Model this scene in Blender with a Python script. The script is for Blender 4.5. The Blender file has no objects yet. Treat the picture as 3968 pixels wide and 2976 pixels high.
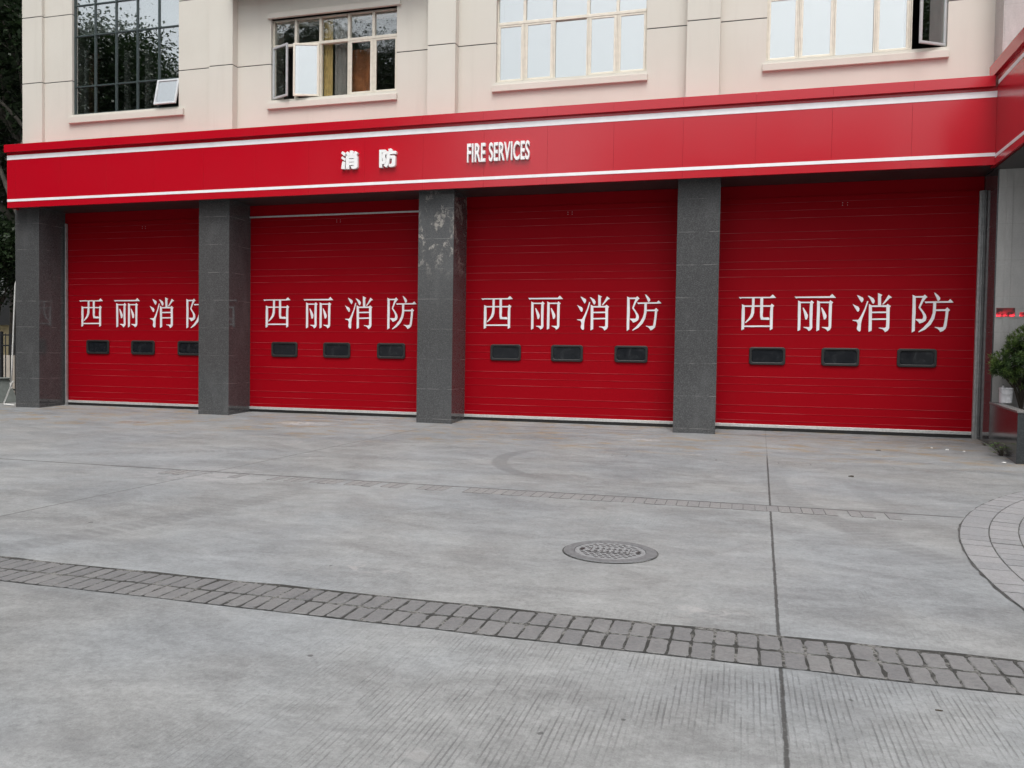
import bpy, bmesh, math, random
from mathutils import Matrix, Vector
R = math.radians
sc = bpy.context.scene
C = sc.collection

# ---------------------------------------------------------------- camera
cd = bpy.data.cameras.new('camera'); cam = bpy.data.objects.new('camera', cd); C.objects.link(cam)
cd.sensor_fit = 'HORIZONTAL'; cd.sensor_width = 36.0; cd.lens = 3158.676/3968*36.0
cd.clip_start = 0.05; cd.clip_end = 3000
def cam_matrix(yaw, pitch, roll, loc):
    sy, cy, sp, cp, sr, cr = math.sin(yaw), math.cos(yaw), math.sin(pitch), math.cos(pitch), math.sin(roll), math.cos(roll)
    f0 = Vector((-sy, cy, 0)); r0 = Vector((cy, sy, 0)); u0 = Vector((0, 0, 1))
    fw = cp*f0 + sp*u0; up = cp*u0 - sp*f0
    r2 = cr*r0 + sr*up; u2 = cr*up - sr*r0
    m = Matrix((r2, u2, -fw)).transposed().to_4x4(); m.translation = Vector(loc)
    return m
cam.matrix_world = cam_matrix(0.273858, -0.031967, 0.015433, (0, -16.0651, 1.4))
sc.camera = cam

# ---------------------------------------------------------------- sky, sun, exposure (bright overcast)
SUN_EL, SUN_AZ = R(64), R(168)            # azimuth measured clockwise from +Y: the sun stands behind the viewer
w = bpy.data.worlds.new('World'); sc.world = w; w.use_nodes = True
wn = w.node_tree; wn.nodes.clear()
sky = wn.nodes.new('ShaderNodeTexSky'); sky.sky_type = 'NISHITA'; sky.sun_disc = False
sky.sun_elevation = SUN_EL; sky.sun_rotation = SUN_AZ; sky.air_density = 1.0; sky.dust_density = 6.0; sky.ozone_density = 1.0
hs = wn.nodes.new('ShaderNodeHueSaturation'); hs.inputs['Saturation'].default_value = 0.30
bg = wn.nodes.new('ShaderNodeBackground'); bg.inputs['Strength'].default_value = 0.12
wo = wn.nodes.new('ShaderNodeOutputWorld')
wn.links.new(sky.outputs[0], hs.inputs['Color']); wn.links.new(hs.outputs[0], bg.inputs[0]); wn.links.new(bg.outputs[0], wo.inputs[0])
sd = bpy.data.lights.new('sun', 'SUN'); sd.energy = 0.74; sd.angle = R(24); sd.color = (1, .985, .965)
sun = bpy.data.objects.new('sun', sd); C.objects.link(sun)
sdir = Vector((math.sin(SUN_AZ)*math.cos(SUN_EL), math.cos(SUN_AZ)*math.cos(SUN_EL), math.sin(SUN_EL)))
sun.rotation_euler = sdir.to_track_quat('Z', 'Y').to_euler()
vs = sc.view_settings; vs.view_transform = 'Standard'; vs.look = 'None'; vs.gamma = 1; vs.exposure = 0.89
vs.use_curve_mapping = False

# ---------------------------------------------------------------- node helpers
class NT:
    def __init__(s, name):
        s.m = bpy.data.materials.new(name); s.m.use_nodes = True; s.t = s.m.node_tree; s.t.nodes.clear()
        s.out = s.t.nodes.new('ShaderNodeOutputMaterial')
    def n(s, typ, **kw):
        nd = s.t.nodes.new('ShaderNode'+typ)
        for k, v in kw.items(): setattr(nd, k, v)
        return nd
    def l(s, a, b): s.t.links.new(a, b)
    def setin(s, sock, v):
        if hasattr(v, 'is_linked') or hasattr(v, 'links'): s.l(v, sock)
        else: sock.default_value = v
    def obj(s): return s.n('TexCoord').outputs['Object']
    def math(s, op, a, b=0.0, c=None, clamp=False):
        nd = s.n('Math', operation=op, use_clamp=clamp); s.setin(nd.inputs[0], a); s.setin(nd.inputs[1], b)
        if c is not None: s.setin(nd.inputs[2], c)
        return nd.outputs[0]
    def xyz(s, v):
        nd = s.n('SeparateXYZ'); s.l(v, nd.inputs[0]); return nd.outputs
    def mapv(s, v, scale=(1, 1, 1), loc=(0, 0, 0)):
        nd = s.n('Mapping'); s.l(v, nd.inputs[0]); nd.inputs['Scale'].default_value = scale; nd.inputs['Location'].default_value = loc
        return nd.outputs[0]
    def noise(s, v, scale, detail=4, rough=.55, dist=0.0):
        nd = s.n('TexNoise'); s.l(v, nd.inputs['Vector']); nd.inputs['Scale'].default_value = scale
        nd.inputs['Detail'].default_value = detail; nd.inputs['Roughness'].default_value = rough; nd.inputs['Distortion'].default_value = dist
        return nd.outputs[0]
    def rng(s, v, a, b, c=0.0, d=1.0):
        nd = s.n('MapRange', interpolation_type='SMOOTHSTEP'); s.setin(nd.inputs[0], v)
        for i, q in enumerate((a, b, c, d)): nd.inputs[i+1].default_value = q
        return nd.outputs[0]
    def mix(s, f, a, b, blend='MIX'):
        nd = s.n('Mix', data_type='RGBA', blend_type=blend); s.setin(nd.inputs[0], f)
        for i, q in ((6, a), (7, b)):
            if isinstance(q, tuple): nd.inputs[i].default_value = q if len(q) == 4 else q+(1,)
            else: s.l(q, nd.inputs[i])
        return nd.outputs[2]
    def bump(s, h, strength=.3, dist=.01, normal=None):
        nd = s.n('Bump'); s.l(h, nd.inputs['Height']); nd.inputs['Strength'].default_value = strength; nd.inputs['Distance'].default_value = dist
        if normal is not None: s.l(normal, nd.inputs['Normal'])
        return nd.outputs[0]
    def pbr(s, col, rough=.6, metal=0.0, normal=None, spec=.5, coat=0.0, coat_rough=.05):
        b = s.n('BsdfPrincipled')
        s.setin(b.inputs['Base Color'], col if not isinstance(col, tuple) else (col if len(col) == 4 else col+(1,)))
        s.setin(b.inputs['Roughness'], rough); s.setin(b.inputs['Metallic'], metal); s.setin(b.inputs['Specular IOR Level'], spec)
        b.inputs['Coat Weight'].default_value = coat; b.inputs['Coat Roughness'].default_value = coat_rough
        if normal is not None: s.l(normal, b.inputs['Normal'])
        s.l(b.outputs[0], s.out.inputs[0]); return b
M = {}
def simple(name, col, rough=.5, metal=0.0, nscale=20, namp=.12, bump=0.0, spec=.5, coat=0.0):
    t = NT(name); o = t.obj(); n = t.noise(o, nscale, 5)
    k = t.rng(n, .3, .7, 1-namp, 1+namp)
    c = t.n('Vector' + 'Math', operation='SCALE'); c.inputs[0].default_value = col; t.l(k, c.inputs['Scale'])
    nm = t.bump(n, bump, .004) if bump else None
    t.pbr(c.outputs[0], rough, metal, nm, spec, coat); M[name] = t.m; return t.m

# ground concrete: worn, stained, tined, with slab joints full of dirt
t = NT('concrete'); o = t.obj(); X, Y, Z = t.xyz(o)
big = t.noise(o, .33, 5, .6, .6); mid = t.noise(t.mapv(o, (.8, 1.35, 1)), 1.7, 6, .66, .7); fin = t.noise(o, 26, 6, .7); grit = t.noise(o, 170, 2, .6)
v = t.math('ADD', t.rng(big, .28, .72, -.11, .11), t.rng(mid, .28, .72, -.15, .15))
v = t.math('ADD', v, t.math('ADD', t.rng(fin, .3, .7, -.10, .10), t.rng(t.noise(o, 48, 6, .78), .32, .68, -.12, .12))); v = t.math('ADD', v, t.rng(grit, .3, .7, -.09, .09)); pit = t.rng(t.noise(o, 62, 3, .6), .64, .72, 0, -.34); mot = t.rng(t.noise(t.mapv(o, (1, 1.5, 1), (4, 9, 2)), 6.5, 6, .72, .4), .32, .68, -.10, .10)
v = t.math('ADD', t.math('ADD', v, pit), mot); v = t.math('ADD', v, 1.0)
base = t.mix(t.rng(t.noise(o, .5, 3), .35, .65), (.278, .295, .304), (.298, .306, .303))
sm = t.n('VectorMath', operation='SCALE'); t.l(base, sm.inputs[0]); t.l(v, sm.inputs['Scale']); col = sm.outputs[0]
# brownish stains on the apron before the doors
apr = t.math('MULTIPLY', t.rng(Y, -4.6, -2.6), t.rng(t.noise(t.mapv(o, (.8, 1.5, 1), (3, 7, 0)), 1.5, 5, .65, .5), .50, .62))
apr2 = t.math('MULTIPLY', apr, t.rng(t.noise(o, 5, 4), .35, .65, .25, .85))
col = t.mix(t.math('MULTIPLY', apr2, .9), col, (.33, .235, .12))
# pale dried splashes
pal = t.math('MULTIPLY', t.rng(t.noise(t.mapv(o, (.7, 1.4, 1), (11, 2, 0)), .9, 3), .62, .72), t.rng(t.noise(o, 9, 5, .7, 1.0), .5, .62))
col = t.mix(t.math('MULTIPLY', pal, .55), col, (.47, .46, .45))
sme = t.math('MULTIPLY', t.rng(t.noise(t.mapv(o, (.45, 1.7, 1), (7, 3, 0)), 1.2, 6, .68, 1.2), .53, .68), t.rng(fin, .25, .6, .4, 1))
col = t.mix(t.math('MULTIPLY', sme, .24), col, (.165, .168, .175))
def splash(cx, cy, rx, ry, amt, cl):
    global col
    dx = t.math('DIVIDE', t.math('SUBTRACT', X, cx), rx); dy = t.math('DIVIDE', t.math('SUBTRACT', Y, cy), ry)
    d = t.math('SQRT', t.math('ADD', t.math('MULTIPLY', dx, dx), t.math('MULTIPLY', dy, dy)))
    m_ = t.math('MULTIPLY', t.rng(d, 1.0, .3), t.rng(t.noise(o, 6, 6, .75, .6), .44, .56))
    col = t.mix(t.math('MULTIPLY', m_, amt), col, cl)
splash(-8.6, -1.25, .75, .55, .8, (.55, .53, .52)); splash(-6.0, -8.0, 1.3, .8, .45, (.46, .455, .46)); splash(-11.7, -2.5, .45, .5, .8, (.26, .17, .11))
splash(-1.6, -1.7, .35, .3, .75, (.52, .51, .5)); splash(-11.9, -2.2, .5, .18, .5, (.5, .49, .48))
# old dark gum spots
for gx, gy, gr in ((-.69, -13.14, .013), (-.41, -12.93, .010), (.47, -12.46, .008), (-5.1, -10.6, .02), (-2.6, -11.2, .012), (-1.9, -12.7, .012)):
    dx = t.math('SUBTRACT', X, gx); dy = t.math('SUBTRACT', Y, gy)
    d = t.math('SQRT', t.math('ADD', t.math('MULTIPLY', dx, dx), t.math('MULTIPLY', dy, dy)))
    d = t.math('ADD', d, t.rng(fin, .3, .7, -.006, .006))
    col = t.mix(t.rng(d, gr*1.15, gr*.8, 0, .75), col, (.07, .07, .07))
# tyre marks: arcs with tread
for cx, cy, rr, wd, y0, y1, amt in ((-.75, -4.9, 2.45, .13, -7.2, -3.7, .55), (-16.5, -7.5, 12.2, .2, -12.5, -8.3, .3), (-4.6, -2.2, 3.6, .16, -6.5, -4.2, .3), (7.4, -6.0, 7.0, .18, -10.5, -5.0, .3), (8.4, -6.2, 7.1, .16, -10.5, -5.0, .24), (-13.5, 1.0, 9.4, .17, -9.5, -5.0, .26)):
    dx = t.math('SUBTRACT', X, cx); dy = t.math('SUBTRACT', Y, cy)
    d = t.math('SQRT', t.math('ADD', t.math('MULTIPLY', dx, dx), t.math('MULTIPLY', dy, dy)))
    e = t.math('ABSOLUTE', t.math('SUBTRACT', d, rr))
    ang = t.math('ARCTAN2', dy, dx); tread = t.rng(t.math('SINE', t.math('MULTIPLY', ang, rr*60)), -.4, .4, .45, 1)
    k = t.math('MULTIPLY', t.rng(e, wd, wd*.6), t.rng(t.math('ABSOLUTE', t.math('SUBTRACT', Y, (y0+y1)/2)), (y1-y0)/2, (y1-y0)/2*.6))
    k = t.math('MULTIPLY', k, t.math('MULTIPLY', tread, t.rng(mid, .3, .6, .3, 1)))
    k = t.math('MULTIPLY', k, t.rng(X, cx+1.2, cx-.2) if cx < 0 and rr < 5 else 1.0)
    col = t.mix(t.math('MULTIPLY', k, amt), col, (.10, .10, .105))
# raked texture (tines run away from the building)
wob = t.math('MULTIPLY', t.math('SUBTRACT', t.noise(o, 2.5, 3), .5), .007)
ph = t.math('MULTIPLY', t.math('ADD', X, wob), 2*math.pi/.0245)
tin = t.rng(t.math('SINE', ph), .35, .95)
brk = t.rng(t.noise(t.mapv(o, (5, 1.0, 1)), 3.0, 6, .75), .40, .62)
zone = t.math('MULTIPLY', t.rng(Y, -12.05, -12.35), t.rng(X, -2.6, -.7))
zone = t.math('MULTIPLY', zone, t.rng(t.noise(o, 1.1, 3), .32, .56, .1, 1))
zone2 = t.math('MULTIPLY', t.rng(t.noise(t.mapv(o, (1, 1, 1), (5, 1, 0)), .8, 3), .56, .68), t.math('MULTIPLY', t.rng(Y, -7.0, -9.5, 0, .35), t.rng(X, -4, -2)))
tz = t.math('MULTIPLY', t.math('MULTIPLY', tin, brk), t.math('MAXIMUM', zone, zone2))
col = t.mix(t.math('MULTIPLY', tz, .50), col, (.10, .10, .10))
# slab joints
jn = t.math('MULTIPLY', t.math('SUBTRACT', t.noise(o, 14, 6, .75), .5), .022)
jx = t.math('ABSOLUTE', t.math('SUBTRACT', t.math('ADD', X, jn), t.math('ADD', .472, t.math('MULTIPLY', Y, .0219))))
j1 = t.math('MULTIPLY', t.math('MULTIPLY', t.rng(jx, .0125, .005), t.rng(t.noise(o, 16, 5, .7), .30, .46, .35, 1)), t.rng(Y, -2.9, -4.1, .25, 1))
jx2 = t.math('ABSOLUTE', t.math('SUBTRACT', t.math('ADD', X, jn), -5.98))
j2 = t.math('MULTIPLY', t.rng(jx2, .014, .006), t.rng(mid, .3, .55, .25, .75))
jy = t.math('ABSOLUTE', t.math('SUBTRACT', t.math('ADD', Y, jn), -7.77))
j3 = t.math('MULTIPLY', t.rng(jy, .022, .010), t.rng(X, 2.05, 1.95))
# faint worn stamped row near the apron
fy = t.rng(t.math('ABSOLUTE', t.math('ADD', Y, 4.2)), .13, .11); fx = t.math('FRACT', t.math('DIVIDE', X, .21))
fe = t.math('MAXIMUM', t.rng(t.math('ABSOLUTE', t.math('ADD', Y, 4.09)), .02, .008), t.math('MULTIPLY', fy, t.rng(t.math('ABSOLUTE', t.math('SUBTRACT', fx, .5)), .06, .02)))
j4 = t.math('MULTIPLY', t.math('MULTIPLY', fe, t.rng(t.noise(o, 1.7, 4), .45, .6)), .4)
jj = t.math('MAXIMUM', t.math('MAXIMUM', j1, j2), t.math('MAXIMUM', j3, j4))
col = t.mix(t.math('MULTIPLY', jj, .85), col, (.045, .045, .042))
hgt = t.math('SUBTRACT', t.math('MULTIPLY', fin, .25), t.math('ADD', t.math('MULTIPLY', tz, .8), jj))
fs_ = t.n('VectorMath', operation='SCALE'); t.l(col, fs_.inputs[0]); fs_.inputs['Scale'].default_value = .66; col = fs_.outputs[0]
t.pbr(col, t.rng(mid, .3, .7, .62, .85), 0, t.bump(hgt, .55, .008), .35); M['concrete'] = t.m

def island(name, a, b, rough=.75, stain=(.2, .2, .2)):
    t = NT(name); o = t.obj(); g = t.n('NewGeometry'); r = g.outputs['Random Per Island']
    n = t.noise(o, 4, 6, .65); f = t.noise(o, 60, 5, .7)
    c = t.mix(r, a, b); c = t.mix(t.rng(n, .45, .7, 0, .45), c, stain)
    s_ = t.n('VectorMath', operation='SCALE'); t.l(c, s_.inputs[0]); t.l(t.rng(f, .3, .7, .86, 1.14), s_.inputs['Scale'])
    t.pbr(s_.outputs[0], rough, 0, t.bump(t.math('ADD', f, t.math('MULTIPLY', n, 3)), .7, .01), .35); M[name] = t.m
island('stamped_block', (.135, .136, .138), (.160, .160, .159), .75, (.108, .108, .112))
island('worn_block', (.180, .180, .182), (.200, .198, .195), .75, (.17, .17, .17))
island('ring_paver', (.205, .210, .217), (.245, .246, .25), .75, (.185, .185, .187))
t = NT('joint_dirt'); o = t.obj(); n = t.noise(o, 5, 5, .7); f = t.noise(o, 45, 4, .7)
t.pbr(t.mix(t.math('MULTIPLY', t.rng(n, .46, .60), t.rng(f, .40, .55)), (.036, .036, .034), (.17, .168, .16)), .95, 0, t.bump(f, .6, .008), .2); M['joint_dirt'] = t.m
simple('ring_joint', (.055, .055, .053), .95, nscale=14, namp=.5, bump=.4)
simple('joint_grey', (.095, .095, .092), .95, nscale=14, namp=.5, bump=.4)

# building
t = NT('plaster'); o = t.obj(); n = t.noise(o, .6, 4); st = t.noise(t.mapv(o, (3, 3, .25)), 1.3, 5, .6); f = t.noise(o, 120, 3)
c = t.mix(t.rng(n, .3, .7), (.572, .550, .492), (.604, .582, .524)); c = t.mix(t.rng(st, .52, .75, 0, .3), c, (.49, .46, .41))
s_ = t.n('VectorMath', operation='SCALE'); t.l(c, s_.inputs[0]); t.l(t.rng(f, .3, .7, .97, 1.03), s_.inputs['Scale'])
t.pbr(s_.outputs[0], .85, 0, t.bump(f, .25, .003), .3); M['plaster'] = t.m
simple('groove_paint', (.07, .08, .08), .7)
def granite(name, dark, lite, rough, joint_z=.0, stains=False, pitch=.63, spec=.5):
    t = NT(name); o = t.obj(); X, Y, Z = t.xyz(o)
    vo = t.n('TexVoronoi'); t.l(o, vo.inputs['Vector']); vo.inputs['Scale'].default_value = 75
    sp = t.rng(t.xyz(vo.outputs['Color'])[0], .62, .9); f = t.noise(o, 55, 6, .75)
    c = t.mix(t.rng(f, .38, .66), dark, lite); c = t.mix(t.math('MULTIPLY', sp, .28), c, tuple(min(1, q*1.9) for q in lite))
    pk = t.rng(t.noise(o, 13, 4, .6), .70, .74); c = t.mix(pk, c, (.012, .012, .012))
    big = t.noise(t.mapv(o, (1, 1, .4)), 2.0, 5, .6); c = t.mix(t.rng(big, .5, .75, 0, .35), c, tuple(q*1.55 for q in lite))
    zz = t.math('ABSOLUTE', t.math('SUBTRACT', t.math('FRACT', t.math('DIVIDE', t.math('SUBTRACT', Z, joint_z), pitch)), .5))
    ln = t.math('MULTIPLY', t.rng(zz, .5-.0085, .5-.004), t.rng(t.noise(t.mapv(o, (1, 1, 1)), 3.2, 3), .46, .62, .06, .55))
    c = t.mix(ln, c, (.30, .30, .29))
    if stains:
        a = t.noise(t.mapv(o, (1.3, 1, 1), (2.2, 0, 1.7)), 3.1, 6, .68, .6)
        k = t.math('MULTIPLY', t.rng(a, .50, .60), t.rng(Z, 2.95, 3.6)); k = t.math('MULTIPLY', k, t.rng(t.noise(o, 16, 6, .75), .42, .56))
        k = t.math('MULTIPLY', k, t.rng(t.math('ADD', X, t.math('MULTIPLY', Z, .25)), -5.45, -5.1))
        c = t.mix(t.math('MULTIPLY', k, .62), c, (.42, .395, .355))
    rg = t.rng(f, .3, .7, rough*.75, rough*1.3)
    t.pbr(c, rg, 0, t.bump(f, .06, .002), spec); M[name] = t.m
granite('granite', (.045, .047, .049), (.085, .087, .088), .085, .09, False, .63, .5)
granite('stained_granite', (.045, .047, .049), (.085, .087, .088), .10, .09, True, .63, .5)
granite('planter_granite', (.022, .026, .028), (.042, .046, .048), .16, .76, False, 5.0, .3)
t = NT('stone_cladding'); o = t.obj(); X, Y, Z = t.xyz(o)
n = t.noise(t.mapv(o, (2, 2, .5)), 1.6, 6, .65, .4); f = t.noise(o, 40, 6, .7)
c = t.mix(t.rng(n, .3, .7), (.36, .356, .345), (.47, .465, .45)); c = t.mix(t.rng(f, .35, .7, 0, .4), c, (.30, .30, .29))
def seam(P, off, pitch, wd):
    q = t.math('ABSOLUTE', t.math('SUBTRACT', t.math('FRACT', t.math('DIVIDE', t.math('SUBTRACT', P, off), pitch)), .5)); return t.rng(q, .5-wd, .5-wd*.4)
c = t.mix(t.math('MULTIPLY', t.math('MAXIMUM', seam(Z, .09, .63, .012), seam(X, .02, .8, .008)), .5), c, (.30, .29, .27))
t.pbr(c, t.rng(f, .3, .7, .3, .5), 0, t.bump(f, .15, .003), .5); M['stone_cladding'] = t.m
def red(name, col, rough, coat=0.0, dirt=.1, spec=.5):
    t = NT(name); o = t.obj(); n = t.noise(o, .9, 4); f = t.noise(o, 300, 2)
    c = t.mix(t.rng(n, .35, .7, 0, dirt), col, tuple(q*.8 for q in col)); du = t.noise(t.mapv(o, (1.5, 1, .5), (2, 0, 5)), 1.7, 6, .7, .5)
    c = t.mix(t.rng(du, .55, .75, 0, dirt*.55), c, (col[0]*.75, .02, .026))
    t.pbr(c, t.rng(n, .3, .7, rough*.92, rough*1.1), 0, t.bump(f, .04, .001), spec, coat, .25); M[name] = t.m
red('red_panel', (.46, .0018, .0125), .22, .0, .08, .95)
red('red_door', (.275, .0010, .0062), .5, 0.0, .14, .07)
t = NT('pale_rib'); o = t.obj(); n = t.noise(t.mapv(o, (.35, 1, 6)), 2.5, 4, .6)
t.pbr(t.mix(t.rng(n, .42, .66), (.23, .003, .009), (.38, .06, .07)), .55, 0, None, .3); M['pale_rib'] = t.m  # bead faces in a lighter red, varied by noise
simple('white_paint', (.80, .80, .80), .45, nscale=3, namp=.03)
simple('white_film', (.80, .79, .81), .5, nscale=5, namp=.04)
simple('aluminium', (.62, .62, .61), .42, .55, 30, .1)
simple('galvanised', (.46, .47, .47), .45, .6, 12, .15)
simple('champagne_frame', (.66, .62, .53), .45, .15, 10, .06)
simple('silver_frame', (.55, .57, .58), .4, .4, 10, .06)
simple('dark_frame', (.035, .052, .052), .4, 0, 10, .1)
simple('black_rubber', (.012, .012, .012), .5, 0, 30, .2)
simple('coping_stone', (.16, .158, .155), .4, 0, 12, .15)
simple('soffit_panel', (.035, .034, .034), .4, 0, 3, .1)
simple('dark_room', (.10, .095, .085), .9, 0, 3, .2)
simple('yellow_curtain', (.62, .47, .20), .9, 0, 6, .2)
simple('rust_curtain', (.32, .12, .045), .9, 0, 2, .35)
simple('brown_blind', (.16, .09, .06), .9, 0, 4, .2)
simple('grey_blind', (.30, .29, .28), .9, 0, 4, .1)
simple('white_blind', (.70, .70, .68), .9, 0, 4, .05)
simple('terracotta', (.20, .085, .05), .85, 0, 3, .25, .3)
simple('pale_render', (.42, .38, .33), .9, 0, 2, .12)
simple('yellow_render', (.75, .62, .36), .9, 0, 2, .1)
simple('iron_bar', (.02, .022, .024), .55, .2, 30, .2)
simple('grey_plastic', (.18, .20, .19), .55, 0, 8, .15)
simple('white_plastic', (.62, .63, .65), .4, 0, 6, .06)
simple('pipe_white', (.60, .60, .58), .5, 0, 20, .1)
simple('cast_iron', (.115, .118, .122), .72, .0, 40, .2, .3)
simple('cover_iron', (.185, .19, .195), .72, .0, 60, .2, .3)
simple('worn_stud', (.075, .075, .077), .55, .3, 60, .2)
simple('soil', (.035, .028, .02), .95, 0, 30, .4, .6)
simple('bark', (.060, .050, .040), .9, 0, 9, .35, .6)
simple('pale_bark', (.13, .12, .10), .9, 0, 9, .3, .5)
simple('paper', (.75, .75, .73), .8, 0, 20, .05)
simple('twig_brown', (.05, .04, .03), .9)
def glass(name, tint, fac, refl=.92, wav=.35, scale=2.2):
    t = NT(name); o = t.obj(); n = t.noise(o, scale, 2, .5)
    nm = t.bump(n, wav, .01)
    tr = t.n('BsdfTransparent'); tr.inputs[0].default_value = tint+(1,)
    gl = t.n('BsdfGlossy'); gl.inputs['Color'].default_value = (refl*.95, refl*.985, refl*.975, 1); gl.inputs['Roughness'].default_value = .0; t.l(nm, gl.inputs['Normal'])
    mx = t.n('MixShader'); mx.inputs[0].default_value = fac
    t.l(tr.outputs[0], mx.inputs[1]); t.l(gl.outputs[0], mx.inputs[2]); t.l(mx.outputs[0], t.out.inputs[0]); M[name] = t.m
glass('mirror_glass', (.90, .93, .93), .52, .88, .03, .8)
glass('wavy_glass', (.95, .96, .95), .20, .92, .55, 2.6)
t = NT('door_glazing'); o = t.obj(); n = t.noise(o, 5, 5, .6, .8)
c = t.mix(t.rng(n, .55, .8, 0, .3), (.010, .012, .015), (.10, .105, .11)); t.pbr(c, t.rng(n, .3, .7, .08, .25), 0, None, .4); M['door_glazing'] = t.m
t = NT('reflection_glow'); o = t.obj(); X, Y, Z = t.xyz(o); n = t.noise(o, 17, 2)
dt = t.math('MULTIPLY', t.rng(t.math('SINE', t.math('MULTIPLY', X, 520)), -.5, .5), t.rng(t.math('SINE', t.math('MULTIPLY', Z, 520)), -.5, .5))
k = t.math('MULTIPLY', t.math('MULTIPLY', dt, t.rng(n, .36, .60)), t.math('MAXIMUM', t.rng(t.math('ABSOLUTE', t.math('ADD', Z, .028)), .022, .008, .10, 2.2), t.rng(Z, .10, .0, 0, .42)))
b = t.pbr((.05, .01, .01), .4); b.inputs['Emission Color'].default_value = (1, .03, .05, 1); t.l(t.math('MULTIPLY', k, 2.6), b.inputs['Emission Strength']); M['reflection_glow'] = t.m  # emission stands in for red LED light reflected by the polished stone
def leaf(name, a, b, trans=.25):
    t = NT(name); g = t.n('NewGeometry'); r = g.outputs['Random Per Island']; o = t.obj(); n = t.noise(o, .7, 2)
    c = t.mix(t.math('MULTIPLY', t.math('ADD', r, n), .5), a, b)
    p = t.n('BsdfPrincipled'); t.l(c, p.inputs['Base Color']); p.inputs['Roughness'].default_value = .45; p.inputs['Specular IOR Level'].default_value = .4
    tl = t.n('BsdfTranslucent'); t.l(c, tl.inputs[0]); mx = t.n('MixShader'); mx.inputs[0].default_value = trans
    t.l(p.outputs[0], mx.inputs[1]); t.l(tl.outputs[0], mx.inputs[2]); t.l(mx.outputs[0], t.out.inputs[0]); M[name] = t.m
leaf('tree_leaf', (.012, .026, .012), (.035, .062, .022)); leaf('bush_leaf', (.085, .155, .045), (.21, .31, .08)); leaf('bush_dark', (.04, .08, .028), (.09, .145, .05)); leaf('weed_leaf', (.09, .19, .05), (.17, .29, .07))

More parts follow.
